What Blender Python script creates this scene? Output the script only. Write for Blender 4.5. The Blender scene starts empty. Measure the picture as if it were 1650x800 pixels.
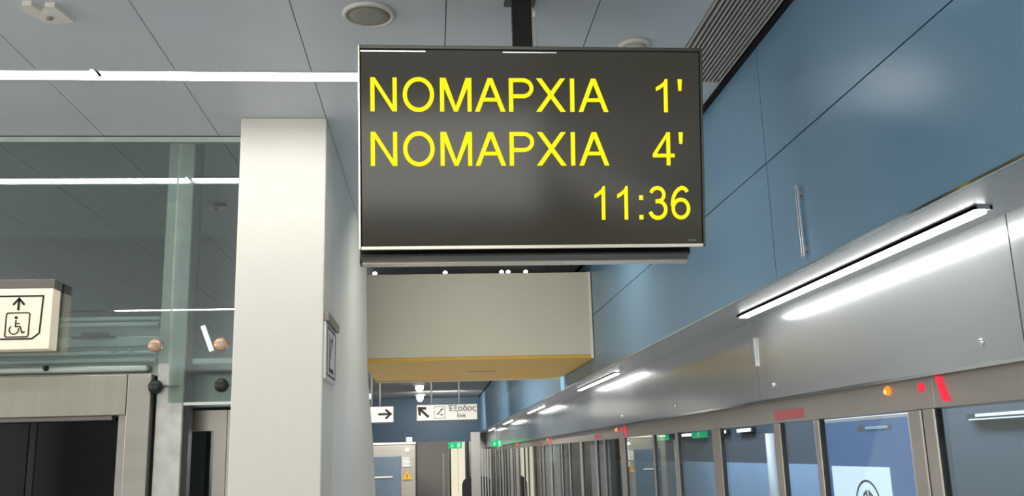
import bpy, bmesh, math, random
from mathutils import Vector, Matrix
random.seed(4)
PI = math.pi
C = bpy.context.scene.collection
sc = bpy.context.scene
E0 = 1.9                      # eye height above the platform floor; z(r) below counts from it
def z(r): return E0 + r

# ------------------------------------------------------------ camera
cam = bpy.data.cameras.new('camera'); co = bpy.data.objects.new('camera', cam); C.objects.link(co)
pit, rol, yaw = math.radians(12.508), math.radians(-1.669), math.radians(5.139)
fw = Vector((math.sin(yaw)*math.cos(pit), math.cos(yaw)*math.cos(pit), math.sin(pit)))
r0 = Vector((math.cos(yaw), -math.sin(yaw), 0)); u0 = r0.cross(fw)
rr = math.cos(rol)*r0 + math.sin(rol)*u0; uu = -math.sin(rol)*r0 + math.cos(rol)*u0
M = Matrix((rr, uu, -fw)).transposed().to_4x4(); M.translation = Vector((0, 0, E0))
co.matrix_world = M
cam.sensor_width = 36; cam.lens = 36*1495/1650; cam.clip_start = .05; cam.clip_end = 200
sc.camera = co
# ------------------------------------------------------------ light and exposure
W = bpy.data.worlds.new('world'); sc.world = W; W.use_nodes = True
W.node_tree.nodes['Background'].inputs[0].default_value = (.75, .85, 1, 1)
W.node_tree.nodes['Background'].inputs[1].default_value = .10
sc.view_settings.view_transform = 'Standard'; sc.view_settings.look = 'None'
sc.view_settings.gamma = 1; sc.view_settings.use_curve_mapping = False
sc.view_settings.exposure = 0.0
STRIP = 28.0      # ceiling light strips
COVE = 17.0      # platform-edge light strips
def area(name, loc, sx, sy, power, col, rot=(0, 0, 0)):
    l = bpy.data.lights.new(name, 'AREA'); l.shape = 'RECTANGLE'; l.size = sx; l.size_y = sy; l.energy = power; l.color = col
    o = bpy.data.objects.new(name, l); C.objects.link(o); o.location = loc; o.rotation_euler = rot
    return o
# fill lamps added to brighten the hall, far end and track; no fixtures seen
area('hall_rear_fill', (-.9, -8.8, z(.35)), 5.4, 1.6, 330, (1, .97, .92), (math.radians(90), 0, 0))  # added fill from behind the camera
area('hall_overhead_fill', (.58, 6.2, z(1.66)), 1.1, .5, 24, (1, .96, .88), (math.radians(25), 0, 0))  # added fill for beam and side wall, hidden by the display
area('hall_side_fill', (-6.8, 1.5, 2.3), 1.6, 9.0, 190, (1, .97, .93), (0, math.radians(-90), 0))  # added ambient fill, mainly for the blue wall
area('hall_overhead_fill', (-.6, 13.0, z(1.66)), 1.2, 3.0, 220, (1, .95, .88), (0, 0, 0))  # added fill for the far hall
area('hall_overhead_fill', (-.8, 17.8, z(1.66)), 2.0, 1.2, 240, (1, .95, .88), (math.radians(50), 0, 0))  # added fill for partition and end wall, hidden by the beam
area('hall_overhead_fill', (.2, 25.4, z(1.66)), 1.2, .8, 110, (1, .97, .92), (math.radians(55), 0, 0))  # added fill for the pale end column
area('far_end_fill', (.9, 30, z(1.5)), .8, .8, 60, (1, .95, .85), (0, 0, 0))  # added fill inside the far recess
area('track_side_fill', (3.4, 8.0, z(1.5)), .6, 14.0, 700, (.75, .88, 1), (0, 0, 0))  # added fill for the tunnel wall

# ------------------------------------------------------------ materials
def lin(c): return tuple(((v/255+.055)/1.055)**2.4 if v/255 > .04045 else v/255/12.92 for v in c)
MATS = {}
def mat(name, rgb, rough=.5, metal=0, spec=.5, var=.06, nscale=(3, 3, 3), bump=0, emit=None, es=0, coat=0):
    if name in MATS: return MATS[name]
    m = bpy.data.materials.new(name); m.use_nodes = True; nt = m.node_tree; N = nt.nodes; L = nt.links
    b = N['Principled BSDF']; c = lin(rgb)
    tc = N.new('ShaderNodeTexCoord'); mp = N.new('ShaderNodeMapping'); mp.inputs['Scale'].default_value = nscale
    no = N.new('ShaderNodeTexNoise'); no.inputs['Scale'].default_value = 1; no.inputs['Detail'].default_value = 5
    L.new(tc.outputs['Object'], mp.inputs[0]); L.new(mp.outputs[0], no.inputs['Vector'])
    r = N.new('ShaderNodeValToRGB')
    r.color_ramp.elements[0].position = .3; r.color_ramp.elements[1].position = .7
    r.color_ramp.elements[0].color = tuple(v*(1-var) for v in c)+(1,)
    r.color_ramp.elements[1].color = tuple(min(1, v*(1+var)) for v in c)+(1,)
    L.new(no.outputs['Fac'], r.inputs[0]); L.new(r.outputs[0], b.inputs['Base Color'])
    mr = N.new('ShaderNodeMapRange'); mr.inputs[3].default_value = max(0, rough*.88); mr.inputs[4].default_value = min(1, rough*1.12)
    L.new(no.outputs['Fac'], mr.inputs[0]); L.new(mr.outputs[0], b.inputs['Roughness'])
    b.inputs['Metallic'].default_value = metal; b.inputs['Specular IOR Level'].default_value = spec
    b.inputs['Coat Weight'].default_value = coat; b.inputs['Coat Roughness'].default_value = .12
    if bump:
        bp = N.new('ShaderNodeBump'); bp.inputs['Strength'].default_value = bump; bp.inputs['Distance'].default_value = .01
        L.new(no.outputs['Fac'], bp.inputs['Height']); L.new(bp.outputs[0], b.inputs['Normal'])
    if emit:
        b.inputs['Emission Color'].default_value = emit+(1,); b.inputs['Emission Strength'].default_value = es
    MATS[name] = m; return m
def glass(name, tint, refl=.08, rough=.0, ior=1.5):
    m = bpy.data.materials.new(name); m.use_nodes = True; nt = m.node_tree; N = nt.nodes; L = nt.links
    N.remove(N['Principled BSDF']); out = N['Material Output']
    t = N.new('ShaderNodeBsdfTransparent'); t.inputs[0].default_value = tint+(1,)
    g = N.new('ShaderNodeBsdfGlossy'); g.inputs['Roughness'].default_value = rough; g.inputs[0].default_value = (.95, 1, .98, 1)
    f = N.new('ShaderNodeFresnel'); ge = N.new('ShaderNodeNewGeometry'); mi = N.new('ShaderNodeMapRange')
    mi.inputs[3].default_value = ior; mi.inputs[4].default_value = 1/ior      # same reflectance entering and leaving the pane
    L.new(ge.outputs['Backfacing'], mi.inputs[0]); L.new(mi.outputs[0], f.inputs[0])
    a = N.new('ShaderNodeMath'); a.operation = 'ADD'; a.use_clamp = True; a.inputs[1].default_value = refl
    mx = N.new('ShaderNodeMixShader')
    L.new(f.outputs[0], a.inputs[0]); L.new(a.outputs[0], mx.inputs[0]); L.new(t.outputs[0], mx.inputs[1]); L.new(g.outputs[0], mx.inputs[2])
    L.new(mx.outputs[0], out.inputs[0]); return m
def emis(name, rgb, s):
    m = bpy.data.materials.new(name); m.use_nodes = True; nt = m.node_tree
    b = nt.nodes['Principled BSDF']; b.inputs['Base Color'].default_value = (.02, .02, .02, 1); b.inputs['Roughness'].default_value = .6; b.inputs['Specular IOR Level'].default_value = .1
    b.inputs['Emission Color'].default_value = rgb+(1,); b.inputs['Emission Strength'].default_value = s
    return m
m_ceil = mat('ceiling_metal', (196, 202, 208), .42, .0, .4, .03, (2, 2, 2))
m_ceil_far = mat('ceiling_far_metal_shaded', (160, 166, 168), .6, .1, .3, .05)  # darker copy of the ceiling metal, the dim end's shade put into its colour
m_dark = mat('black_recess', (22, 22, 22), .8, 0, .2)
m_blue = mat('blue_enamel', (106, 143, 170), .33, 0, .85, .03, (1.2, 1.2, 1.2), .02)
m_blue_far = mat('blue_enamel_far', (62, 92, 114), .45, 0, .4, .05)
m_fascia = mat('brushed_steel_fascia', (184, 190, 192), .24, .6, .5, .02, (4, .6, .6), .012, coat=.5)
m_soffit = mat('soffit_metal', (160, 166, 172), .3, .6, .5, .03)
m_steel = mat('brushed_steel', (158, 154, 146), .34, .5, .5, .06, (1, 1, 14))
m_steel_h = mat('brushed_steel_horizontal', (160, 156, 142), .34, .5, .5, .06, (14, 1, 1))
m_galv = mat('galvanised_steel', (190, 190, 183), .45, .3, .5, .14, (14, 14, 14))
m_psd = mat('anodised_frame', (176, 168, 160), .38, .4, .5, .04)
m_psd_dark = mat('rubber_seal', (30, 30, 32), .6, 0, .3)
m_white = mat('white_lacquer', (222, 219, 208), .4, 0, .4, .015)
m_greywall = mat('grey_lacquer', (230, 230, 222), .45, 0, .4, .02)
m_cream = mat('cream_panel', (206, 200, 180), .5, 0, .4, .02)
m_yellow = mat('ochre_panel', (214, 168, 62), .5, 0, .4, .03)
m_trimw = mat('pale_edge_trim', (235, 228, 205), .4, 0, .5, .02)
m_floor = mat('grey_granite', (196, 194, 190), .3, 0, .5, .12, (9, 9, 9))
m_hall = mat('hall_wall_paint', (200, 202, 202), .6, 0, .3, .04)
m_tunnel = mat('tunnel_concrete', (70, 78, 86), .8, 0, .3, .1)
m_band = mat('pale_reflection_band', (150, 176, 204), .5, 0, .4, .05)
m_shaft = mat('shaft_dark_wall', (46, 52, 52), .7, 0, .3, .12)
m_shaftmetal = mat('shaft_rail_metal', (188, 198, 190), .38, .3, .5, .1, (5, 1, 1))
m_black = mat('black_metal', (28, 27, 22), .4, .3, .5, .04)
m_blk = mat('black_print', (14, 14, 14), .5, 0, .4, .02)
m_housing = mat('display_housing', (44, 46, 40), .3, .4, .5, .05)
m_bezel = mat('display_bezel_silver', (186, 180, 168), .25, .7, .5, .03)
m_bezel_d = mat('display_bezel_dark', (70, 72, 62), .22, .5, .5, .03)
m_sign = mat('cream_sign_acrylic', (246, 234, 210), .35, 0, .5, .01, emit=(1.0, .84, .62), es=.12)
m_signw = mat('white_sign_acrylic', (236, 234, 228), .35, 0, .5, .01, emit=(1.0, .96, .9), es=.06)
m_signplate = mat('printed_plate', (215, 218, 216), .35, 0, .5, .02)
m_rim = mat('sign_rail_grey', (120, 114, 106), .35, .5, .5, .04)
m_copper = mat('copper_bolt', (205, 168, 140), .3, .5, .5, .05)
m_knob = mat('dark_fitting', (34, 38, 38), .4, .3, .5, .05)
m_chrome = mat('chrome', (215, 218, 220), .12, .95, .5, .01)
m_speaker = mat('speaker_plastic', (172, 170, 158), .5, 0, .4, .03)
m_speakerr = mat('speaker_rim', (205, 203, 192), .4, 0, .4, .02)
m_grille = mat('speaker_grille', (150, 148, 136), .6, .2, .4, .22, (160, 160, 160))
m_slat = mat('grille_slat', (196, 192, 182), .4, .4, .5, .04)
m_triang = mat('warning_yellow', (212, 160, 36), .5, 0, .4, .04)
m_lightcol = mat('pale_column', (196, 194, 190), .4, 0, .4, .04)
m_darkgrey = mat('charcoal', (44, 46, 46), .5, 0, .4, .06)
m_screen = mat('display_screen', (16, 16, 14), .12, 0, .14, .02, emit=(.040, .037, .028), es=1)
e_strip = emis('strip_glow', (1, 1, .98), STRIP)
e_cove = emis('cove_glow', (1, .97, .90), COVE)
e_small = emis('small_tube_glow', (1, 1, .98), 2.5)
e_yel = emis('yellow_glow', (1, .90, .0), 1.08)
e_dim = emis('faint_mark', (.30, .33, .28), .5)
e_spot = emis('spot_glow', (1, .97, .9), 4)
e_green = emis('green_exit_glow', (.01, .55, .20), 1.1)
e_greenw = emis('green_exit_mark', (.5, 1, .7), .9)
e_orange = emis('orange_lamp_glow', (1, .22, .02), 1.6)
e_orange2 = emis('orange_lamp_core', (1, .55, .12), 1.6)
e_red = emis('red_lamp_glow', (1, .02, .05), 1.3)
e_reddim = emis('red_dim_glow', (.42, .10, .11), .8)
e_page = emis('lit_page', (.72, .90, 1), 1.5)
e_bluead = emis('lit_blue_poster', (.10, .20, .44), 1.0)
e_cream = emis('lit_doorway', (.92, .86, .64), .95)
e_tube = emis('tube_glow', (.8, .95, 1), 1.6)
e_blue = emis('pale_blue_glow', (.40, .75, 1), .8)
g_shaft = glass('lift_glass', (.80, .865, .84), .15)
g_psd = glass('door_glass', (.90, .93, .95), .06)
g_dark = glass('dark_door_glass', (.25, .29, .28), .02)

# ------------------------------------------------------------ mesh helpers
class MB:
    def __init__(s): s.bm = bmesh.new()
    def box(s, x0, x1, y0, y1, z0, z1, bev=0):
        r = bmesh.ops.create_cube(s.bm, size=1)
        vs = r['verts']
        bmesh.ops.scale(s.bm, verts=vs, vec=(abs(x1-x0), abs(y1-y0), abs(z1-z0)))
        bmesh.ops.translate(s.bm, verts=vs, vec=((x0+x1)/2, (y0+y1)/2, (z0+z1)/2))
        if bev:
            es = list({e for v in vs for e in v.link_edges})
            bmesh.ops.bevel(s.bm, geom=es, offset=bev, segments=2, affect='EDGES', profile=.5)
        return s
    def cyl(s, p0, p1, r, n=16, r2=None):
        p0, p1 = Vector(p0), Vector(p1); d = p1-p0
        q = d.to_track_quat('Z', 'Y').to_matrix().to_4x4(); q.translation = (p0+p1)/2
        g = bmesh.ops.create_cone(s.bm, cap_ends=True, segments=n, radius1=r, radius2=r if r2 is None else r2, depth=d.length, matrix=q)
        for f in {f for v in g['verts'] for f in v.link_faces}:
            if len(f.verts) == 4: f.smooth = True
        return s
    def lathe(s, c, prof, ax='Z', n=32):
        # prof: list of (radius, height) turned about an axis through c
        rings = []
        for (r, h) in prof:
            ring = []
            for i in range(n):
                a = 2*PI*i/n; p = (r*math.cos(a), r*math.sin(a), h)
                if ax == 'Y': p = (p[0], p[2], p[1])
                if ax == 'X': p = (p[2], p[0], p[1])
                ring.append(s.bm.verts.new((c[0]+p[0], c[1]+p[1], c[2]+p[2])))
            rings.append(ring)
        for a, b in zip(rings, rings[1:]):
            for i in range(n):
                f = s.bm.faces.new((a[i], a[(i+1) % n], b[(i+1) % n], b[i])); f.smooth = True
        s.bm.faces.new(rings[0]); s.bm.faces.new(rings[-1])
        return s
    def prism(s, pts, fn0, fn1):
        # outline pts (2-D) mapped by fn0 / fn1 to the two ends
        a = [s.bm.verts.new(fn0(*p)) for p in pts]; b = [s.bm.verts.new(fn1(*p)) for p in pts]
        n = len(pts)
        s.bm.faces.new(a); s.bm.faces.new(b[::-1])
        for i in range(n): s.bm.faces.new((a[i], b[i], b[(i+1) % n], a[(i+1) % n]))
        return s
    def path(s, pts, w, fn0, fn1, closed=False):
        # thick mitred line in 2-D given depth by fn0 / fn1
        P = [Vector(p) for p in pts]; n = len(P); Lft, Rgt = [], []
        for i in range(n):
            a = P[i-1] if (i or closed) else None; b = P[(i+1) % n] if (i < n-1 or closed) else None
            d1 = (P[i]-a).normalized() if a is not None else None; d2 = (b-P[i]).normalized() if b is not None else None
            d1 = d1 or d2; d2 = d2 or d1; t = (d1+d2)
            t = t.normalized() if t.length > 1e-6 else d1
            nn = Vector((-t.y, t.x)); k = w/2/max(.5, nn.dot(Vector((-d1.y, d1.x))))
            Lft.append(P[i]+nn*k); Rgt.append(P[i]-nn*k)
        for i in range(n if closed else n-1):
            j = (i+1) % n
            s.prism([Lft[i], Lft[j], Rgt[j], Rgt[i]], fn0, fn1)
        return s
    def build(s, name, m, parent=None, org=None, local=False):
        bmesh.ops.recalc_face_normals(s.bm, faces=s.bm.faces[:])
        me = bpy.data.meshes.new(name); 
        if parent is not None and org is None: org = Vector(parent.get('_o', (0, 0, 0)))
        if org is None:
            vs = [v.co for v in s.bm.verts]
            org = Vector(((min(v.x for v in vs)+max(v.x for v in vs))/2, (min(v.y for v in vs)+max(v.y for v in vs))/2, min(v.z for v in vs)))
        if local: org = Vector((0, 0, 0))
        bmesh.ops.translate(s.bm, verts=s.bm.verts[:], vec=-Vector(org))
        s.bm.to_mesh(me); s.bm.free(); me.materials.append(m)
        o = bpy.data.objects.new(name, me); C.objects.link(o)
        if parent is None: o.location = org
        else: o.parent = parent; o['_o'] = tuple(org)
        return o
ALL = []
def thing(name, label, cat, loc=(0, 0, 0), group=None):
    o = bpy.data.objects.new(name, None); C.objects.link(o); o.location = loc; o['_o'] = tuple(loc); o.empty_display_size = .1
    return tag(o, label, cat, group)
def tag(o, label, cat, group=None):
    o['label'] = label; o['category'] = cat
    if group: o['group'] = group
    return o
def struct(o): o['kind'] = 'structure'; return o
def dup(root, loc, label=None, rot=None):
    def cp(o, par):
        c = o.copy(); C.objects.link(c); c.parent = par
        for ch in [k for k in bpy.data.objects if k.parent == o]: cp(ch, c)
        return c
    r = cp(root, None); r.location = loc
    if label: r['label'] = label
    if rot: r.rotation_euler = rot
    return r
def XZ(y): return lambda a, b: (a, y, b)
def YZ(x): return lambda a, b: (x, a, b)
def rrect(x0, x1, y0, y1, r, n=4, cut=False):
    pts = []
    for cx, cy, a0 in ((x1-r, y1-r, 0), (x0+r, y1-r, 90), (x0+r, y0+r, 180), (x1-r, y0+r, 270)):
        for i in range(n+1):
            a = math.radians(a0+90*i/n); pts.append((cx+r*math.cos(a), cy+r*math.sin(a)))
    return pts
def arc(cx, cy, rx, ry, a0, a1, n=16):
    return [(cx+rx*math.cos(math.radians(a0+(a1-a0)*i/n)), cy+ry*math.sin(math.radians(a0+(a1-a0)*i/n))) for i in range(n+1)]
def text_mesh(s, size, name, m, parent, x, zz, y, shear=0, align='LEFT', facing='-Y'):
    cu = bpy.data.curves.new('t', 'FONT'); cu.body = s; cu.size = size; cu.extrude = .002; cu.align_x = align
    t = bpy.data.objects.new('t', cu); C.objects.link(t)
    dg = bpy.context.evaluated_depsgraph_get(); me = bpy.data.meshes.new_from_object(t.evaluated_get(dg))
    bpy.data.objects.remove(t); bpy.data.curves.remove(cu)
    bm = bmesh.new(); bm.from_mesh(me); bpy.data.meshes.remove(me)
    org = Vector(parent['_o'])
    for v in bm.verts:
        a, b, c = v.co; v.co = Vector((x+a, y-c, zz+b))-org
    me = bpy.data.meshes.new(name); bm.to_mesh(me); bm.free(); me.materials.clear(); me.materials.append(m)
    o = bpy.data.objects.new(name, me); C.objects.link(o); o.parent = parent
    return o

# ============================================================ SETTING
CE = 1.72                                     # ceiling above eye
XW = 1.43                                     # blue wall plane
GY = 4.88                                     # lift glass plane
# floors
struct(MB().box(-7, 1.95, -9, 30, -.2, 0).build('floor', m_floor))
struct(MB().box(1.95, 4.6, -9, 42, -1.3, -1.1).build('floor', m_tunnel))
# ceiling: flat metal panels with open joints over a dark void
b = MB()
xs = [-7.13+.6*i for i in range(14)]
for i in range(len(xs)):
    x0, x1 = xs[i]+.002, min(xs[i]+.6-.002, 1.12)
    if x0 >= 1.12: continue
    for (y0, y1) in ((-9, -1.13), (-1.01, 3.99), (4.11, 8.9)):
        b.box(x0, x1, y0, y1, z(CE), z(CE)+.02)
b.box(1.128, XW-.02, 4.10, 8.9, z(CE), z(CE)+.02); b.box(1.128, XW-.02, -9, .5, z(CE), z(CE)+.02)
struct(b.build('ceiling', m_ceil))
struct(MB().box(-7, 1.75, -9, 8.9, z(CE)+.03, z(CE)+.15).build('ceiling_void', m_dark))
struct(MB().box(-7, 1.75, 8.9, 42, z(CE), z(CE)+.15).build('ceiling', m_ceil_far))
# blue enamel wall over the platform edge: panels with joints on a dark backing
b = MB()
ys = [3.68-4.6*2, 3.68-4.6, 3.68, 3.68+4.6, 3.68+9.2, 3.68+13.8, 3.68+18.4, 3.68+23, 3.68+27.6]
for y0, y1 in zip(ys, ys[1:]):
    for z0, z1 in ((.672, 1.176), (1.182, CE-.012)):
        b.box(XW, XW+.03, y0+.003, y1-.003, z(z0), z(z1))
struct(b.build('wall_right', m_blue))
struct(MB().box(XW+.03, XW+.10, -6, 31.5, z(.68), z(CE)+.02).build('wall_right_backing', m_dark))
struct(MB().box(XW-.03, XW-.002, -6, 31.5, z(CE)-.012, z(CE)+.03).build('trim_1', m_dark))
struct(MB().box(XW-.004, XW+.004, -6, 31, z(.664), z(.673)).build('trim_2', m_chrome))
# soffit carrying the platform-edge lights
struct(MB().box(XW+.03, 1.79, -6, 31.5, z(.672), z(.70)).build('soffit', m_soffit))
# steel fascia over the platform screen doors
b = MB(); k = 2.60-2.28*4
while k < 31:
    b.box(1.745, 1.775, k+.003, k+2.28-.003, z(.238), z(.672)); k += 2.28
fas = struct(b.build('fascia', m_fascia))
struct(MB().box(1.738, 1.75, -6, 31.5, z(.226), z(.238)).build('trim_3', m_chrome))
struct(MB().box(1.78, 1.84, -6, 40, z(.24), z(1.9)).build('wall_right_upper', m_dark))
# left, rear and end walls of the hall
struct(MB().box(-7.1, -7, -9, 30, 0, z(CE)+.1).build('wall_left', m_hall))
struct(MB().box(-7, 1.8, -9.1, -9, 0, z(CE)+.1).build('wall_rear', m_hall))
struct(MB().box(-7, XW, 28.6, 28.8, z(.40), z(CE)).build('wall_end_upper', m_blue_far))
b = MB(); b.box(-7, .26, 29.2, 29.3, 0, z(.45)); b.box(.26, .5, 29.0, 29.3, 0, z(.45))
struct(b.build('wall_end', m_hall))
struct(MB().box(.5, 1.8, 31.2, 31.3, 0, z(CE)).build('wall_end_far', m_hall))
struct(MB().box(1.02, 1.10, 28.6, 31.2, 0, z(.40)).build('trim_4', m_knob))
struct(MB().box(.30, .48, 28.9, 29.0, 0, z(.38)).build('trim_5', mat('olive_panel', (138, 134, 108), .6)))
# tunnel side
struct(MB().box(4.4, 4.5, -6, 42, z(-3.0), z(2)).build('wall_tunnel', m_tunnel))
struct(MB().box(4.38, 4.5, 10.5, 42, z(-2.6), z(-.22)).build('wall_tunnel_reflection_band', m_band))  # pale colour stands in for the station's reflection in the door glass
struct(MB().box(1.84, 4.5, -6, 42, z(1.9), z(2)).build('ceiling_tunnel', m_tunnel))
struct(MB().box(1.8, 4.5, 42, 42.1, -1.3, z(2)).build('wall_tunnel_end', m_tunnel))

# grey side wall of the lift enclosure, its rear edge raking back towards the floor
prof = [(5.10, z(CE)), (7.62, z(CE)), (7.62, z(1.45)), (7.8, z(.69)), (8.56, z(.14)), (8.96, z(-.35)), (9.6, 0), (5.10, 0)]
struct(MB().prism(prof, YZ(-.53), YZ(-.62)).build('wall_side', m_greywall))
# white boxed pillar
pil = struct(MB().box(-.96, -.528, 4.59, 5.10, 0, z(CE), .006).build('pillar', m_white))

# ------------------------------------------------------------ lift shaft behind glass
b = MB()
b.box(-4.6, -.62, 7.2, 7.3, 0, z(CE)); b.box(-4.7, -4.6, 4.9, 7.3, 0, z(CE)); b.box(-.70, -.63, 5.12, 7.2, 0, z(CE))
struct(b.build('shaft_wall', m_shaft))
sf = thing('lift_shaft_front', 'glazed steel lift shaft front with metal door left of the white pillar', 'lift', (-2, GY, 0))
MB().box(-4.6, -1.34, GY-.012, GY, z(.50), z(CE)-.01).build('glass_panel', g_shaft, sf)
MB().box(-1.33, -.97, GY-.012, GY, z(.30), z(CE)-.01).build('glass_panel', g_shaft, sf)
MB().box(-4.6, -.97, GY-.016, GY+.03, z(CE)-.035, z(CE)-.008).build('head_channel', m_shaftmetal, sf)
MB().box(-1.25, -.97, GY-.016, GY+.004, z(.285), z(.30)).build('glass_edge_trim', m_shaftmetal, sf)
MB().box(-1.395, -1.262, GY+.02, GY+.12, 0, z(CE)-.01, .004).build('post', m_galv, sf)
MB().box(-1.262, -1.235, GY+.05, GY+.12, 0, z(CE)-.01).build('post_flange', m_knob, sf)
# door operator rails behind the glass
for (za, zb, ya, nm) in ((.735, .755, .06, 'rail'), (.700, .722, .04, 'rail'), (.60, .655, .08, 'rail'), (.555, .575, .05, 'rail'), (.515, .535, .03, 'rail')):
    MB().box(-4.5, -1.41, GY+ya, GY+ya+.05, z(za), z(zb), .006).build('operator_rail', m_shaftmetal, sf)
MB().box(-4.5, -1.41, GY+.12, GY+.16, z(.45), z(.76)).build('operator_plate', m_shaftmetal, sf)
MB().box(-1.24, -.98, GY+.12, GY+.16, z(.48), z(.74)).build('operator_plate', m_knob, sf)
MB().box(-1.24, -.98, GY+.06, GY+.11, z(.50), z(.53), .005).build('operator_rail', m_shaftmetal, sf)
MB().box(-4.5, -1.45, GY+.03, GY+.09, z(.465), z(.50), .012).build('gutter_rail', m_shaftmetal, sf)
b = MB(); b.box(-1.79, -1.66, GY+.02, GY+.06, z(.648), z(.672), .006); b.box(-1.84, -1.62, GY+.03, GY+.05, z(.640), z(.652), .004)
b.build('door_roller_carriage', m_knob, sf)
for X, Z in ((-1.63, .575), (-1.55, .575)):
    MB().lathe((X, GY+.045, z(Z)), [(.011, .01), (.011, -.006), (.006, -.010)], 'Y', 12).build('rail_screw', m_chrome, sf)
MB().lathe((-1.95, GY+.03, z(.49)), [(.014, .01), (.014, -.01), (.006, -.016)], 'Y', 12).build('rail_bolt', m_knob, sf)
for X in (-1.405, -1.078):
    f = MB().lathe((X, GY-.012, z(.592)), [(.034, .012), (.034, -.010), (.028, -.022), (.012, -.026)], 'Y', 24).build('glass_bolt', m_copper, sf)
    MB().cyl((X+.008, GY-.034, z(.592)), (X+.008, GY-.042, z(.592)), .011, 12).build('bolt_core', m_steel, f)
    f = MB().lathe((X+.012, GY-.002, z(.382)), [(.020, .03), (.034, .0), (.036, -.018), (.026, -.034), (.01, -.038)], 'Y', 24).build('glass_clamp', m_knob, sf)
    MB().cyl((X+.03, GY+.01, z(.386)), (X+.12, GY+.01, z(.386)), .006, 8).build('clamp_arm', m_steel, f)
# metal door surround
MB().box(-4.6, -1.535, GY-.01, GY+.05, z(.245), z(.448), .004).build('door_header', m_steel_h, sf)
MB().box(-4.6, -1.60, GY+.0, GY+.06, z(.222), z(.245), .004).build('header_lip', m_rim, sf)
MB().box(-1.53, -1.415, GY-.015, GY+.05, 0, z(.448), .004).build('door_jamb', m_steel, sf)
MB().box(-1.575, -1.532, GY+.02, GY+.06, 0, z(.245)).build('inner_jamb', m_steel, sf)
for x0, x1 in ((-2.02, -1.575), (-2.46, -2.03)):
    p = MB().box(x0, x1, GY+.08, GY+.095, .02, z(.235)).build('door_leaf', g_dark, sf)
    MB().box(x0, x0+.03, GY+.072, GY+.10, .02, z(.235)).build('leaf_stile', m_psd_dark, p)
# side doorway right of the post
b = MB(); y = GY+.30
b.box(-1.30, -1.10, y, y+.05, z(.165), z(.275)); b.box(-1.165, -1.10, y, y+.05, 0, z(.165)); b.build('side_door_frame', m_steel, sf)
MB().box(-1.10, -1.0, y+.02, y+.04, 0, z(.275)).build('side_panel', m_shaftmetal, sf)
MB().box(-1.30, -1.165, y+.03, y+.04, 0, z(.165)).build('side_door_glass', g_shaft, sf)
MB().box(-1.30, -.99, y, y+.05, z(.29), z(.47), .01).build('side_door_header', m_shaftmetal, sf)
t = thing('mirrored_light_tube', 'short tilted glowing tube for a mirrored light, behind the glass right of the lift post', 'lamp', (-1.15, GY+.1, z(.56)))
MB().cyl((-1.185, GY+.04, z(.695)), (-1.135, GY+.04, z(.565)), .012, 12).build('tube', e_small, t)  # glowing tube stands in for a light mirrored in side glass
MB().box(-1.20, -1.165, GY+.045, GY+.12, z(.69), z(.71)).build('bracket', m_knob, t)
MB().box(-1.145, -1.11, GY+.045, GY+.12, z(.55), z(.57)).build('bracket', m_knob, t)

# wheelchair lift sign
ws = thing('lift_sign', 'cream lit sign with wheelchair symbol and up arrow on the lift front', 'sign', (-2.3, 4.79, z(.56)))
MB().box(-2.85, -1.882, 4.75, 4.85, z(.570), z(.875), .004).build('face', m_sign, ws)
MB().box(-2.86, -1.880, 4.755, 4.86, z(.876), z(.922), .003).build('top_rail', m_rim, ws)
F0, F1 = XZ(4.7495), XZ(4.7475)
op = [(-2.78, z(.622)), (-1.965, z(.622)), (-1.932, z(.650)), (-1.926, z(.836)), (-2.78, z(.836))]
MB().path(op, .008, F0, F1, True).build('outline', m_blk, ws)
b = MB(); b.path([(-2.041, z(.765)), (-2.041, z(.822))], .011, F0, F1); b.path([(-2.068, z(.792)), (-2.041, z(.824)), (-2.014, z(.792))], .010, F0, F1); b.build('up_arrow', m_blk, ws)
MB().path(rrect(-2.095, -1.984, z(.632), z(.752), .010), .006, F0, F1, True).build('symbol_frame', m_blk, ws)
b = MB(); wx, wz = -2.048, z(.680)
b.path(arc(wx-.006, wz-.012, .022, .022, 130, 380, 14), .0055, F0, F1)
b.path([(wx, wz+.036), (wx, wz+.004), (wx+.022, wz+.004), (wx+.034, wz-.028), (wx+.046, wz-.022)], .0065, F0, F1)
b.path([(wx, wz+.020), (wx+.02, wz+.018)], .005, F0, F1)
b.prism(arc(wx, wz+.048, .0075, .0075, 0, 330, 11), F0, F1); b.build('wheelchair_symbol', m_blk, ws)
for X in (-2.75, -2.2): MB().box(X, X+.04, 4.85, GY-.012, z(.65), z(.80)).build('wall_bracket', m_rim, ws)

# plate on the side of the pillar
pl = thing('lift_plate', 'small framed lift pictogram plate on the side of the white pillar', 'sign', (-.52, 4.83, z(.38)))
MB().box(-.528, -.515, 4.60, 5.10, z(.385), z(.665), .003).build('plate', m_signplate, pl)
MB().box(-.528, -.500, 4.60, 5.10, z(.667), z(.710), .003).build('top_rail', m_rim, pl)
G0, G1 = YZ(-.5155), YZ(-.5135)
MB().path(rrect(4.66, 5.04, z(.41), z(.645), .02), .010, G0, G1, True).build('outline', m_blk, pl)
b = MB(); b.path([(4.76, z(.62)), (4.76, z(.44)), (4.95, z(.44))], .022, G0, G1); b.path([(4.82, z(.60)), (4.82, z(.50))], .02, G0, G1); b.path([(4.90, z(.56)), (4.90, z(.62)), (4.86, z(.59))], .014, G0, G1)
b.build('pictogram', m_blk, pl)

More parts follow.
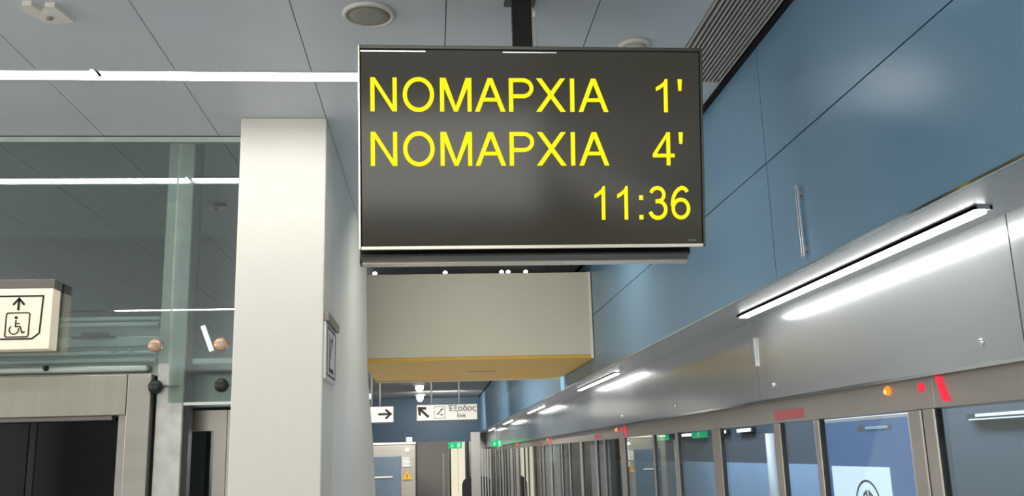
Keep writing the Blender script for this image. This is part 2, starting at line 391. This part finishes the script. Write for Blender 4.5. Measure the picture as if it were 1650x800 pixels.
# ------------------------------------------------------------ ceiling lights
def strip(label, x0, x1, y):
    t = thing('ceiling_light', label, 'light', ((x0+x1)/2, y, z(CE)), 'linear ceiling light strips')
    MB().box(x0, x1, y-.046, y+.046, z(CE)+.004, z(CE)+.012).build('diffuser', e_strip, t)
    b = MB(); b.box(x0, x1, y-.058, y-.048, z(CE)-.004, z(CE)+.02); b.box(x0, x1, y+.048, y+.058, z(CE)-.004, z(CE)+.02); b.box(x0, x1, y-.058, y+.058, z(CE)+.014, z(CE)+.022)
    b.build('housing', m_ceil, t)
strip('long white ceiling strip light before the display, right of the dark joint', -1.472, .62, 4.05)
strip('white ceiling strip light at far left, left of the dark joint', -3.6, -1.502, 4.05)
strip('white ceiling strip light behind the viewer, seen mirrored in the lift glass, right', -1.472, .62, -1.07)
strip('white ceiling strip light behind the viewer, seen mirrored in the lift glass, left', -3.6, -1.502, -1.07)
# grille
gr = thing('ceiling_grille', 'slatted metal ventilation grille in the ceiling beside the blue wall', 'grille', (1.27, 2.4, z(CE)-.02))
n = 13; pitch = (XW-.035-1.14)/n
for i in range(n):
    x = 1.14+pitch*(i+.5)
    MB().box(x-.0042, x+.0042, .5, 4.07, z(CE)-.012, z(CE)+.02).build('slat', m_slat, gr)
b = MB(); b.box(1.124, 1.134, .5, 4.08, z(CE)-.006, z(CE)+.02); b.box(1.134, XW-.034, 4.07, 4.09, z(CE)-.006, z(CE)+.02); b.build('frame', m_slat, gr)
# speaker, smoke detectors
sp = thing('ceiling_speaker', 'round flat grey loudspeaker in the ceiling left above the display', 'speaker', (-.235, 3.42, z(CE)))
MB().lathe((-.235, 3.42, z(CE)), [(.104, 0), (.104, -.008), (.098, -.014), (.088, -.014), (.086, -.006)], 'Z', 48).build('rim', m_speakerr, sp)
MB().lathe((-.235, 3.42, z(CE)), [(.085, -.002), (.085, -.010), (.05, -.013), (.01, -.014)], 'Z', 48).build('grille', m_grille, sp)
sd = thing('smoke_detector', 'small pale round detector half hidden behind the top of the display', 'detector', (.89, 3.68, z(CE)))
MB().lathe((.89, 3.68, z(CE)), [(.070, 0), (.070, -.010), (.060, -.016)], 'Z', 32).build('base', m_speakerr, sd)
MB().lathe((.89, 3.68, z(CE)), [(.050, -.016), (.048, -.034), (.030, -.044), (.006, -.046)], 'Z', 32).build('dome', m_speaker, sd)
cd = thing('ceiling_bracket', 'small white notched ceiling bracket at the top left', 'bracket', (-1.46, 3.44, z(CE)))
MB().prism([(-1.54, 3.40), (-1.50, 3.49), (-1.46, 3.51), (-1.385, 3.49), (-1.41, 3.36), (-1.445, 3.36), (-1.455, 3.41), (-1.475, 3.41), (-1.49, 3.35), (-1.525, 3.35)], lambda a, b_: (a, b_, z(CE)), lambda a, b_: (a, b_, z(CE)-.018)).build('plate', m_white, cd)
MB().cyl((-1.462, 3.45, z(CE)-.018), (-1.462, 3.45, z(CE)-.026), .012, 12).build('screw', m_steel, cd)

# ------------------------------------------------------------ platform edge lights
def cove_light(label, y0):
    t = thing('platform_edge_light', label, 'light', (1.62, y0+1.07, z(.66)), 'platform edge light strips')
    MB().box(1.600, 1.640, y0, y0+2.15, z(.655), z(.664)).build('diffuser', e_cove, t)
    b = MB(); b.box(1.592, 1.600, y0-.02, y0+2.17, z(.662), z(.672)); b.box(1.640, 1.648, y0-.02, y0+2.17, z(.662), z(.672)); b.box(1.592, 1.648, y0-.02, y0+2.17, z(.663), z(.672))
    b.build('housing', m_soffit, t)
for k, lab in enumerate(('bright linear light under the soffit, nearest one left in view at right', 'second linear platform edge light, right of the ochre beam end', 'third linear platform edge light, further along the row',
                         'fourth linear platform edge light, small in the distance', 'farthest linear platform edge light by the end wall')):
    cove_light(lab, 2.53+5.55*k)
cove_light('linear platform edge light behind the viewer, outside the picture', 2.53-5.55)
# chrome bars
hb = thing('vertical_bar', 'slim chrome vertical bar on the blue wall above the platform edge light', 'bar', (XW-.01, 3.35, z(.70)))
MB().box(XW-.020, XW-.010, 3.338, 3.346, z(.70), z(.985), .002).build('bar', m_chrome, hb)
MB().box(XW-.020, XW-.010, 3.356, 3.364, z(.70), z(.985), .002).build('bar', m_chrome, hb)
for q in (.72, .94): MB().box(XW-.012, XW, 3.334, 3.368, z(q), z(q+.02)).build('mount', m_steel, hb)
o = MB().box(1.733, 1.745, 4.876, 4.884, z(.42), z(.575), .002).build('joint_cover', m_chrome); tag(o, 'short chrome joint cover standing on the steel fascia', 'strip')
for i, Y in enumerate((2.81, 4.66, 6.62, 8.56)):
    p = MB().lathe((1.745, Y, z(.305)), [(.013, 0), (.013, -.006), (.007, -.012)], 'X', 16).build('fascia_lock', m_chrome)
    tag(p, ('chrome lock button on the steel fascia, rightmost of the row', 'chrome lock button on the steel fascia, above the left edge of the poster door', 'chrome lock button on the steel fascia, third from the right', 'chrome lock button on the steel fascia, leftmost of the row')[i], 'lock', 'fascia lock buttons')
bl = MB().box(XW-.02, XW, 10.05, 10.2, z(.66), z(.82), .004).build('blue_reflection', e_blue)  # glowing panel stands in for a bright bluish reflection
tag(bl, 'small pale blue glowing panel for a reflection at the right end of the ochre beam', 'reflection')

# ------------------------------------------------------------ platform screen doors
POSTS = [(-.055, .08), (.045, .09), (.96, .045), (1.48, .085), (2.56, .17), (3.55, .06), (4.30, .05)]
def psd(k, label):
    P = 3.35+5.55*k
    t = thing('platform_screen_door', label, 'door', (1.86, P, 0), 'platform screen doors')
    MB().box(1.795, 1.93, P-.12, P+5.43, z(.118), z(.236), .003).build('header', m_psd, t)
    MB().box(1.80, 1.93, P-.12, P+5.43, 0, .12).build('sill', m_psd, t)
    for (c, w) in POSTS:
        p = MB().box(1.80, 1.832, P+c-w/2, P+c+w/2, .12, z(.118), .005).build('post', m_psd, t)
        MB().box(1.806, 1.830, P+c-w/2-.008, P+c-w/2+.0, .12, z(.115)).build('seal', m_knob, p)
    edges = [(POSTS[i][0]+POSTS[i][1]/2, POSTS[i+1][0]-POSTS[i+1][1]/2) for i in range(1, len(POSTS)-1)]+[(POSTS[-1][0]+POSTS[-1][1]/2, 5.43)]
    for a, b_ in edges:
        g = MB().box(1.816, 1.826, P+a, P+b_, .12, z(.118)).build('glass_pane', g_psd, t)
        if b_-a > .5:
            MB().box(1.812, 1.830, P+a, P+a+.018, .12, z(.112)).build('pane_edge', m_chrome, g)
    # indicator lamps on the header
    lp = MB().lathe((1.795, P+.21, z(.200)), [(.019, .0), (.019, -.006), (.012, -.014)], 'X', 20).build('orange_lamp', e_orange, t)
    lp['label'] = 'round orange lit lamp'
    MB().lathe((1.782, P+.21, z(.196)), [(.010, .0), (.010, -.004)], 'X', 12).build('lamp_core', e_orange2, lp)
    q = MB().prism([(P+5.365, z(.225)), (P+5.395, z(.225)), (P+5.365, z(.14)), (P+5.32, z(.135))], YZ(1.795), YZ(1.788)).build('red_indicator', e_red, t); q['label'] = 'red lit slanted indicator'
    q = MB().box(1.788, 1.795, P-.06, P-.03, z(.18), z(.21)).build('red_indicator', e_red, t); q['label'] = 'small red lit indicator'
    q = MB().box(1.788, 1.795, P+1.08, P+1.46, z(.135), z(.175)).build('red_strip', e_reddim, t); q['label'] = 'dim red strip'
    return t
labs = {-1: 'grey framed glass platform door at the right edge, under the tall red indicator', 0: 'glass platform door panels with the lit page behind, nearest full unit',
        1: 'second run of glass platform doors, under the dark fascia line', 2: 'third run of glass platform doors, further along the platform', 3: 'fourth run of glass platform doors, small in the distance',
        4: 'farthest run of glass platform doors by the far end wall'}
for k in range(-1, 5): psd(k, labs[k])
# tunnel-side things seen through the glass, and stand-ins for reflections in it
ad = thing('backlit_poster', 'blue backlit poster with white page and oval emblem seen through the platform door', 'poster', (4.34, 9.4, z(-1.2)))
MB().box(4.33, 4.38, 8.25, 10.45, z(-1.2), z(.27), .01).build('frame', m_psd, ad)
MB().box(4.322, 4.33, 8.30, 10.40, z(-1.15), z(.23)).build('poster', e_bluead, ad)
MB().box(4.312, 4.320, 8.72, 10.02, z(-1.05), z(-.228)).build('page', e_page, ad)
H0, H1 = YZ(4.311), YZ(4.307)
MB().path(arc(9.22, z(-.60), .26, .235, 0, 360, 32)[:-1], .022, H0, H1, True).build('oval_emblem', m_darkgrey, ad)
b = MB(); b.path([(9.32, z(-.72)), (9.30, z(-.50)), (9.24, z(-.47)), (9.22, z(-.70))], .026, H0, H1); b.path([(9.22, z(-.70)), (9.18, z(-.47)), (9.10, z(-.52)), (9.08, z(-.74))], .026, H0, H1)
b.build('emblem_strokes', m_darkgrey, ad)
tl = thing('tunnel_light', 'pale lit tube light across the track behind the rightmost glass', 'light', (4.36, 6.4, z(.17)))
MB().box(4.34, 4.39, 5.3, 7.35, z(.155), z(.215), .004).build('housing', m_darkgrey, tl)
MB().box(4.325, 4.34, 5.32, 7.2, z(.182), z(.205)).build('tube', e_tube, tl)
MB().box(4.325, 4.34, 5.32, 7.3, z(.158), z(.168)).build('lower_tube', e_tube, tl)
tl = thing('tunnel_light', 'small pale tube light behind the glass above the lit page', 'light', (4.36, 9.1, z(.12)))
MB().box(4.30, 4.310, 8.65, 9.1, z(.135), z(.165)).build('tube', e_blue, tl)
MB().box(4.31, 4.321, 8.6, 9.3, z(.125), z(.175)).build('housing', m_rim, tl)
for Y, lab in ((17.7, 'green glowing box for an exit sign reflected in the door glass, left one'), (15.2, 'green glowing box for an exit sign reflected in the door glass, right one')):
    t = thing('exit_reflection_box', lab, 'sign', (4.36, Y, z(.18)), 'exit sign reflections in the door glass')  # glowing boxes stand in for exit signs mirrored in the door glass
    MB().box(4.32, 4.40, Y-.33, Y+.33, z(.165), z(.275), .008).build('box', e_green, t)
    MB().box(4.312, 4.32, Y-.12, Y-.05, z(.19), z(.25)).build('pictogram', e_greenw, t)
for Y, lab in ((14.0, 'white glowing box for a ceiling light reflected in the door glass, right one'), (15.9, 'white glowing box for a ceiling light reflected in the door glass, left one'), (12.9, 'white glowing box for a ceiling light reflected in the door glass, nearest one')):
    t = thing('reflected_light_box', lab, 'light', (4.36, Y, z(.20)), 'ceiling light reflections in the door glass')  # glowing boxes stand in for ceiling lights mirrored in the door glass
    MB().box(4.34, 4.40, Y-.32, Y+.32, z(.20), z(.27), .01).build('housing', m_knob, t)
    MB().box(4.325, 4.34, Y-.28, Y+.28, z(.205), z(.250), .006).build('lens', e_spot, t)
for Y, lab in ((11.9, 'pale vertical pipe on the tunnel wall, right one'), (16.6, 'pale vertical pipe on the tunnel wall, left one')):
    o = MB().cyl((4.34, Y, z(-1.6)), (4.34, Y, z(.16)), .06, 14).build('tunnel_pipe', m_lightcol); tag(o, lab, 'pipe')

# ------------------------------------------------------------ bulkhead beam with ochre underside
bm_ = thing('bulkhead_beam', 'cream bulkhead beam with ochre underside across the platform behind the display', 'beam', (.4, 9.1, z(.8)))
MB().box(-.60, XW-.004, 8.10, 10.0, z(.835), z(1.575), .004).build('body', m_cream, bm_)
MB().box(-.60, XW-.004, 8.09, 10.2, z(.805), z(.834), .003).build('ochre_underside', m_yellow, bm_)
MB().box(-.60, XW-.006, 10.18, 10.22, z(.788), z(.830)).build('edge_trim', m_trimw, bm_)
MB().box(XW-.030, XW-.006, 8.085, 8.10, z(.80), z(1.575)).build('corner_trim', m_trimw, bm_)
MB().box(.35, .62, 9.2, 9.27, z(.802), z(.805)).build('label_strip', m_rim, bm_)
for i, (X, lab) in enumerate(((-.50, 'tiny spot lamp above the cream beam, leftmost'), (.13, 'tiny spot lamp above the cream beam, between left end and middle'), (.64, 'tiny spot lamp above the cream beam, left of the middle pair'), (.70, 'tiny spot lamp above the cream beam, right of the middle pair'), (.86, 'tiny spot lamp above the cream beam, rightmost'))):
    t = thing('spot_lamp', lab, 'lamp', (X, 8.25, z(1.58)), 'spot lamps over the beam')
    MB().cyl((X, 8.25, z(1.577)), (X, 8.25, z(1.60)), .018, 12).build('base', m_steel, t)
    MB().lathe((X, 8.25, z(1.60)), [(.016, 0), (.022, .02), (.006, .032)], 'Z', 14).build('bulb', e_spot, t)

# ------------------------------------------------------------ hanging direction signs
def hang_sign(label, x0, x1, z0, z1, Y, rods):
    t = thing('hanging_sign', label, 'sign', ((x0+x1)/2, Y, z(z0)), 'hanging direction signs')
    MB().box(x0, x1, Y, Y+.12, z(z0), z(z1), .008).build('housing', m_rim, t)
    MB().box(x0+.015, x1-.015, Y-.006, Y, z(z0)+.015, z(z1)-.015).build('face', m_signw, t)
    for X in rods: MB().cyl((X, Y+.06, z(z1)-.004), (X, Y+.06, z(CE)), .014, 8).build('rod', m_lightcol, t)
    return t
def arrow(t, cx, cz, L, ang, w, Y):
    F0, F1 = XZ(Y-.0065), XZ(Y-.010); c, s = math.cos(ang), math.sin(ang)
    def T(p): return (cx+p[0]*c-p[1]*s, cz+p[0]*s+p[1]*c)
    b = MB(); b.path([T((-L/2, 0)), T((L/2-w*.6, 0))], w, F0, F1)
    b.path([T((L/2-.42*L, .36*L)), T((L/2, 0)), T((L/2-.42*L, -.36*L))], w, F0, F1); b.build('arrow', m_blk, t)
s1 = hang_sign('white hanging sign with right arrow beside the grey side wall', -1.55, -.64, .565, .850, 16, (-1.02, -.88))
arrow(s1, -.80, z(.712), .21, 0, .036, 16)
s2 = hang_sign('white hanging exit sign with up-left arrow and Greek lettering', -.27, .775, .575, .860, 16, (-.01, .46))
arrow(s2, -.14, z(.72), .22, PI*.76, .042, 16)
F0, F1 = XZ(15.9935), XZ(15.990)
MB().path(rrect(.035, .215, z(.62), z(.815), .01), .007, F0, F1, True).build('escalator_frame', m_blk, s2)
b = MB(); b.path([(.07, z(.69)), (.10, z(.69)), (.16, z(.77)), (.19, z(.77))], .016, F0, F1); b.path([(.16, z(.66)), (.16, z(.70))], .012, F0, F1); b.path([(.13, z(.68)), (.19, z(.68))], .010, F0, F1); b.build('escalator_symbol', m_blk, s2)
text_mesh('Έξοδος', .135, 'lettering', m_blk, s2, .265, z(.735), 15.99)
text_mesh('Exit', .095, 'lettering', m_blk, s2, .42, z(.628), 15.99)

# ------------------------------------------------------------ far end
for i, (X, Y, lab) in enumerate(((-.30, 22.8, 'round downlight in the far ceiling above the exit sign, nearer one'), (-.34, 26.8, 'round downlight in the far ceiling above the exit sign, farther one'), (-1.72, 25.4, 'round downlight in the far ceiling beside the grey wall edge'))):
    t = thing('downlight', lab, 'light', (X, Y, z(CE)), 'downlights in the far ceiling')
    MB().lathe((X, Y, z(CE)), [(.16, 0), (.16, -.03), (.12, -.05)], 'Z', 20).build('rim', m_speakerr, t)
    MB().lathe((X, Y, z(CE)), [(.10, -.051), (.10, -.12), (.05, -.20)], 'Z', 20).build('lamp', e_spot, t)
kk = thing('lift_cabin', 'stainless steel lift cabin with glass front and yellow warning triangle at the far end', 'lift', (-.8, 20, 0))
MB().box(-1.35, -.345, 20.02, 21.2, 0, z(.255), .02).build('body', m_steel, kk)
MB().box(-1.35, -.345, 19.99, 20.03, z(.255), z(.300), .01).build('top_strip', m_trimw, kk)
MB().box(-1.22, -.66, 19.99, 20.02, z(-1.2), z(.02), .01).build('glass_front', mat('blue_grey_glass', (104, 122, 136), .2, .3, .5, .06), kk)
MB().box(-1.20, -.83, 19.96, 20.0, z(-.42), z(-.385), .008).build('ledge', m_lightcol, kk)
MB().box(-.62, -.46, 19.985, 20.0, z(-.20), z(-.015), .004).build('notice', m_signw, kk)
F0, F1 = XZ(19.984), XZ(19.980)
for a in (-.595, -.515):
    for c in (-.08, -.17): MB().path(rrect(a, a+.045, z(c), z(c+.05), .008), .010, F0, F1, True).build('notice_mark', m_blk, kk)
MB().prism([(-.63, z(-.46)), (-.43, z(-.46)), (-.53, z(-.28))], XZ(19.985), XZ(19.975)).build('warning_triangle', m_triang, kk)
MB().path([(-.53, z(-.43)), (-.53, z(-.35))], .022, XZ(19.974), XZ(19.972)).build('warning_mark', mat('brown_print', (120, 70, 20), .5), kk)
MB().lathe((-.53, 19.99, z(.14)), [(.035, .0), (.035, -.03), (.01, -.05)], 'Y', 16).build('lamp', e_spot, kk)
MB().box(-.345, -.325, 19.99, 20.4, 0, z(.28)).build('side_edge', m_knob, kk)
MB().box(-.55, -.42, 19.98, 20.05, z(.302), z(.40), .006).build('top_box', m_lightcol, kk)
gw = thing('grey_partition', 'grey partition panel between the lift cabin and the lit doorway', 'partition', (0, 24, 0))
MB().box(-.38, .40, 24, 24.08, 0, z(.36), .006).build('panel', mat('warm_grey_panel', (150, 146, 142), .5), gw)
MB().box(.25, .29, 23.97, 24.0, 0, z(.06), .004).build('edge_rail', m_lightcol, gw)
dw = thing('lit_doorway', 'bright cream lit doorway leaf at the far end under the green exit sign', 'door', (.76, 28.62, 0))
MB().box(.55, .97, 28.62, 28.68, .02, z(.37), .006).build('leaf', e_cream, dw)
MB().box(.755, .765, 28.60, 28.62, .8, z(.36)).build('leaf_joint', mat('tan_joint', (190, 180, 130), .5), dw)
MB().box(.50, .55, 28.60, 28.70, 0, z(.40)).build('frame', m_knob, dw)
def exit_sign(lab, x0, x1, zz0, zz1, Y):
    t = thing('exit_sign', lab, 'sign', ((x0+x1)/2, Y, z(zz0)), 'green exit signs')
    MB().box(x0, x1, Y, Y+.08, z(zz0), z(zz1), .008).build('box', e_green, t)
    w = x1-x0; h = zz1-zz0; F0, F1 = XZ(Y-.001), XZ(Y-.006); b = MB()
    b.path([(x0+.22*w, z(zz0+.25*h)), (x0+.32*w, z(zz0+.5*h)), (x0+.28*w, z(zz0+.75*h))], .03, F0, F1)
    b.path([(x0+.36*w, z(zz0+.25*h)), (x0+.32*w, z(zz0+.5*h))], .025, F0, F1); b.build('running_figure', e_greenw, t)
    b = MB(); b.box(x0+.66*w, x0+.86*w, Y-.006, Y-.001, z(zz0+.15*h), z(zz0+.85*h)); b.build('door_mark', e_greenw, t)
    return t
exit_sign('green lit exit sign over the bright cream doorway', .47, .88, .20, .39, 28.5)
xs2 = exit_sign('green lit exit sign over the last platform doors', 1.40, 1.66, .17, .33, 22.6)
MB().cyl((1.53, 22.64, z(.326)), (1.53, 22.64, z(.672)), .012, 8).build('rod', m_lightcol, xs2)
for X0, X1, Y, m, lab, cat in ((1.12, 1.40, 27.8, m_lightcol, 'pale grey column right of the bright doorway', 'column'),):
    o = MB().box(X0, X1, Y, Y+.3, 0, z(.655), .01).build('end_column', m); tag(o, lab, cat)
o = MB()
o.prism([(.86, 0), (.86, 1.05), (.90, 1.17), (1.0, 1.25), (1.15, 1.28), (1.5, 1.28), (1.62, 1.24), (1.70, 1.15), (1.72, 1.0), (1.72, 0)], XZ(28.10), XZ(28.35))
tag(o.build('rounded_barrier', m_darkgrey), 'dark round-topped barrier low beside the pale column at the far end', 'barrier')
for i in range(4):
    X = 1.42+.08*i
    o = MB().box(X, X+.04, 27.6+.05*i, 27.7+.05*i, 0, z(.16), .004).build('end_slat', m_lightcol)
    tag(o, 'slim pale upright in the row between column and last platform doors', 'post', 'uprights at the far end')

# ------------------------------------------------------------ DEPARTURE DISPLAY
GL = {
 'N': (722, [[(76, 0), (167, 0), (167, 716), (76, 716)], [(554, 0), (645, 0), (645, 716), (554, 716)], [(76, 716), (174, 716), (645, 0), (547, 0)]], []),
 'M': (833, [[(74, 0), (165, 0), (165, 716), (74, 716)], [(670, 0), (761, 0), (761, 716), (670, 716)], [(74, 716), (200, 716), (460, 0), (376, 0)], [(635, 716), (761, 716), (460, 0), (376, 0)]], []),
 'A': (667, [[(-1, 0), (101, 0), (385, 716), (282, 716)], [(668, 0), (563, 0), (282, 716), (385, 716)], [(120, 217), (545, 217), (520, 296), (150, 296)]], []),
 'P': (667, [[(77, 0), (172, 0), (172, 716), (77, 716)]], [([(120, 674)]+arc(385, 503, 192, 171, 90, -90, 14)+[(120, 332)], 86, False)]),
 'X': (667, [[(4, 0), (122, 0), (656, 716), (540, 716)], [(10, 716), (130, 716), (664, 0), (545, 0)]], []),
 'I': (278, [[(93, 0), (188, 0), (188, 716), (93, 716)]], []),
 'O': (778, [], [(arc(388, 358, 294, 324, 0, 360, 40)[:-1], 92, True)]),
 '1': (556, [[(285, 0), (373, 0), (373, 719), (316, 719), (285, 655)], [(316, 719), (285, 655), (200, 590), (109, 540), (109, 455), (200, 495), (285, 560), (373, 640)]], []),
 '4': (556, [[(323, 0), (411, 0), (411, 716), (323, 716)], [(13, 172), (508, 172), (508, 252), (13, 252)], [(13, 252), (110, 252), (411, 716), (339, 716)]], []),
 '3': (556, [], [(arc(270, 213, 194, 181, 195, 425, 22)+[(300, 389), (215, 389)], 88, False), ([(225, 389)]+arc(262, 530, 162, 144, -75, 165, 18), 84, False)]),
 '6': (556, [], [(arc(283, 229, 190, 193, 0, 360, 28)[:-1], 84, True), (arc(350, 330, 270, 345, 190, 102, 12)+arc(300, 540, 155, 136, 88, 20, 8), 86, False)]),
 ':': (278, [[(90, 0), (190, 0), (190, 100), (90, 100)], [(90, 418), (190, 418), (190, 518), (90, 518)]], []),
 "'": (191, [[(62, 463), (129, 463), (146, 716), (46, 716)]], []),
}
def type_line(b, s, x, zz, ex, ez):
    F0 = lambda a, c: (x+a*ex, -.0012, zz+c*ez); F1 = lambda a, c: (x+a*ex, -.0026, zz+c*ez)
    cur = 0
    for ch in s:
        adv, polys, paths = GL[ch]
        for p in polys: b.prism([(cur+q[0], q[1]) for q in p], F0, F1)
        for p, w, cl in paths: b.path([(cur+q[0], q[1]) for q in p], w, F0, F1, cl)
        cur += adv
TH = math.radians(10.6)
dp = thing('departure_display', 'large dark departure display with yellow Greek lines and the time 11:36', 'screen', (.364, 3.15, z(.70)), 'back-to-back departure displays')
w2, h2 = .61, .712
b = MB(); b.box(-w2+.006, w2-.006, .022, .085, .006, h2-.006, .006); b.box(-w2+.16, w2-.16, .085, .098, .12, h2-.12, .004); b.build('housing', m_housing, dp, local=True)
MB().box(-w2+.012, w2-.012, .001, .022, .014, h2-.016).build('screen', m_screen, dp, local=True)
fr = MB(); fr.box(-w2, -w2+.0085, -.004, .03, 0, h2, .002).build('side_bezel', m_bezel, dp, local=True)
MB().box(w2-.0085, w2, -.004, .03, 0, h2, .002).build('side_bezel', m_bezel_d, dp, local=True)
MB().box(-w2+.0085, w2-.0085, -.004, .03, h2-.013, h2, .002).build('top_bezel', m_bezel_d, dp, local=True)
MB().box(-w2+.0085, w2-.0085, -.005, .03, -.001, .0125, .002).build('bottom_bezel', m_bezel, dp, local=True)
MB().box(-w2+.010, -w2+.235, -.0035, .001, h2-.024, h2-.019).build('bezel_glint_strip', m_chrome, dp, local=True)  # chrome slivers stand in for strip light reflections on the bezel
MB().box(-.105, .085, -.0035, .001, h2-.024, h2-.020).build('bezel_glint_strip', m_chrome, dp, local=True)
EX, EZ = .1605, .166
for st, tx, tz in (('NOMAPXIA', -.579, .480), ("1'", .4225, .480), ('NOMAPXIA', -.579, .290), ("4'", .4225, .290)):
    b = MB(); type_line(b, st, tx, tz, EX/1000, EZ/1000); b.build('station_name' if len(st) > 3 else 'minutes_figure', e_yel, dp, local=True)
b = MB(); type_line(b, '11:36', .1965, .098, .1465/1000, EZ/1000); b.build('clock_line', e_yel, dp, local=True)
b = MB()
for i, w in enumerate((.006, .004, .006, .005)): b.box(.548+i*.0075, .548+i*.0075+w, -.0018, .001, .022, .026)
b.build('maker_mark', e_dim, dp, local=True)
dup(dp, (.353, 3.362, z(.684)), 'second departure display mounted back to back behind, only its dark lower edge seen', (TH, 0, PI))
dp.rotation_euler = (TH, 0, 0)
mt = thing('display_mount', 'dark ceiling pole holding the departure displays', 'mount', (.355, 3.27, z(.9)))
MB().box(.317, .392, 3.235, 3.275, z(1.05), z(CE)-.012, .004).build('pole', m_black, mt)
MB().box(.295, .415, 3.20, 3.33, z(CE)-.012, z(CE), .003).build('ceiling_plate', m_black, mt)
MB().cyl((.402, 3.24, z(1.2)), (.402, 3.24, z(CE)-.07), .005, 8).build('cable', m_speakerr, mt)
MB().cyl((.402, 3.24, z(CE)-.10), (.402, 3.24, z(CE)-.075), .009, 10).build('cable_gland', m_speakerr, mt)
b = MB(); b.box(.05, .68, 3.188, 3.324, z(1.0), z(1.06), .004); b.build('cross_bar', m_black, mt)

for o in bpy.data.objects:
    if '_o' in o: del o['_o']
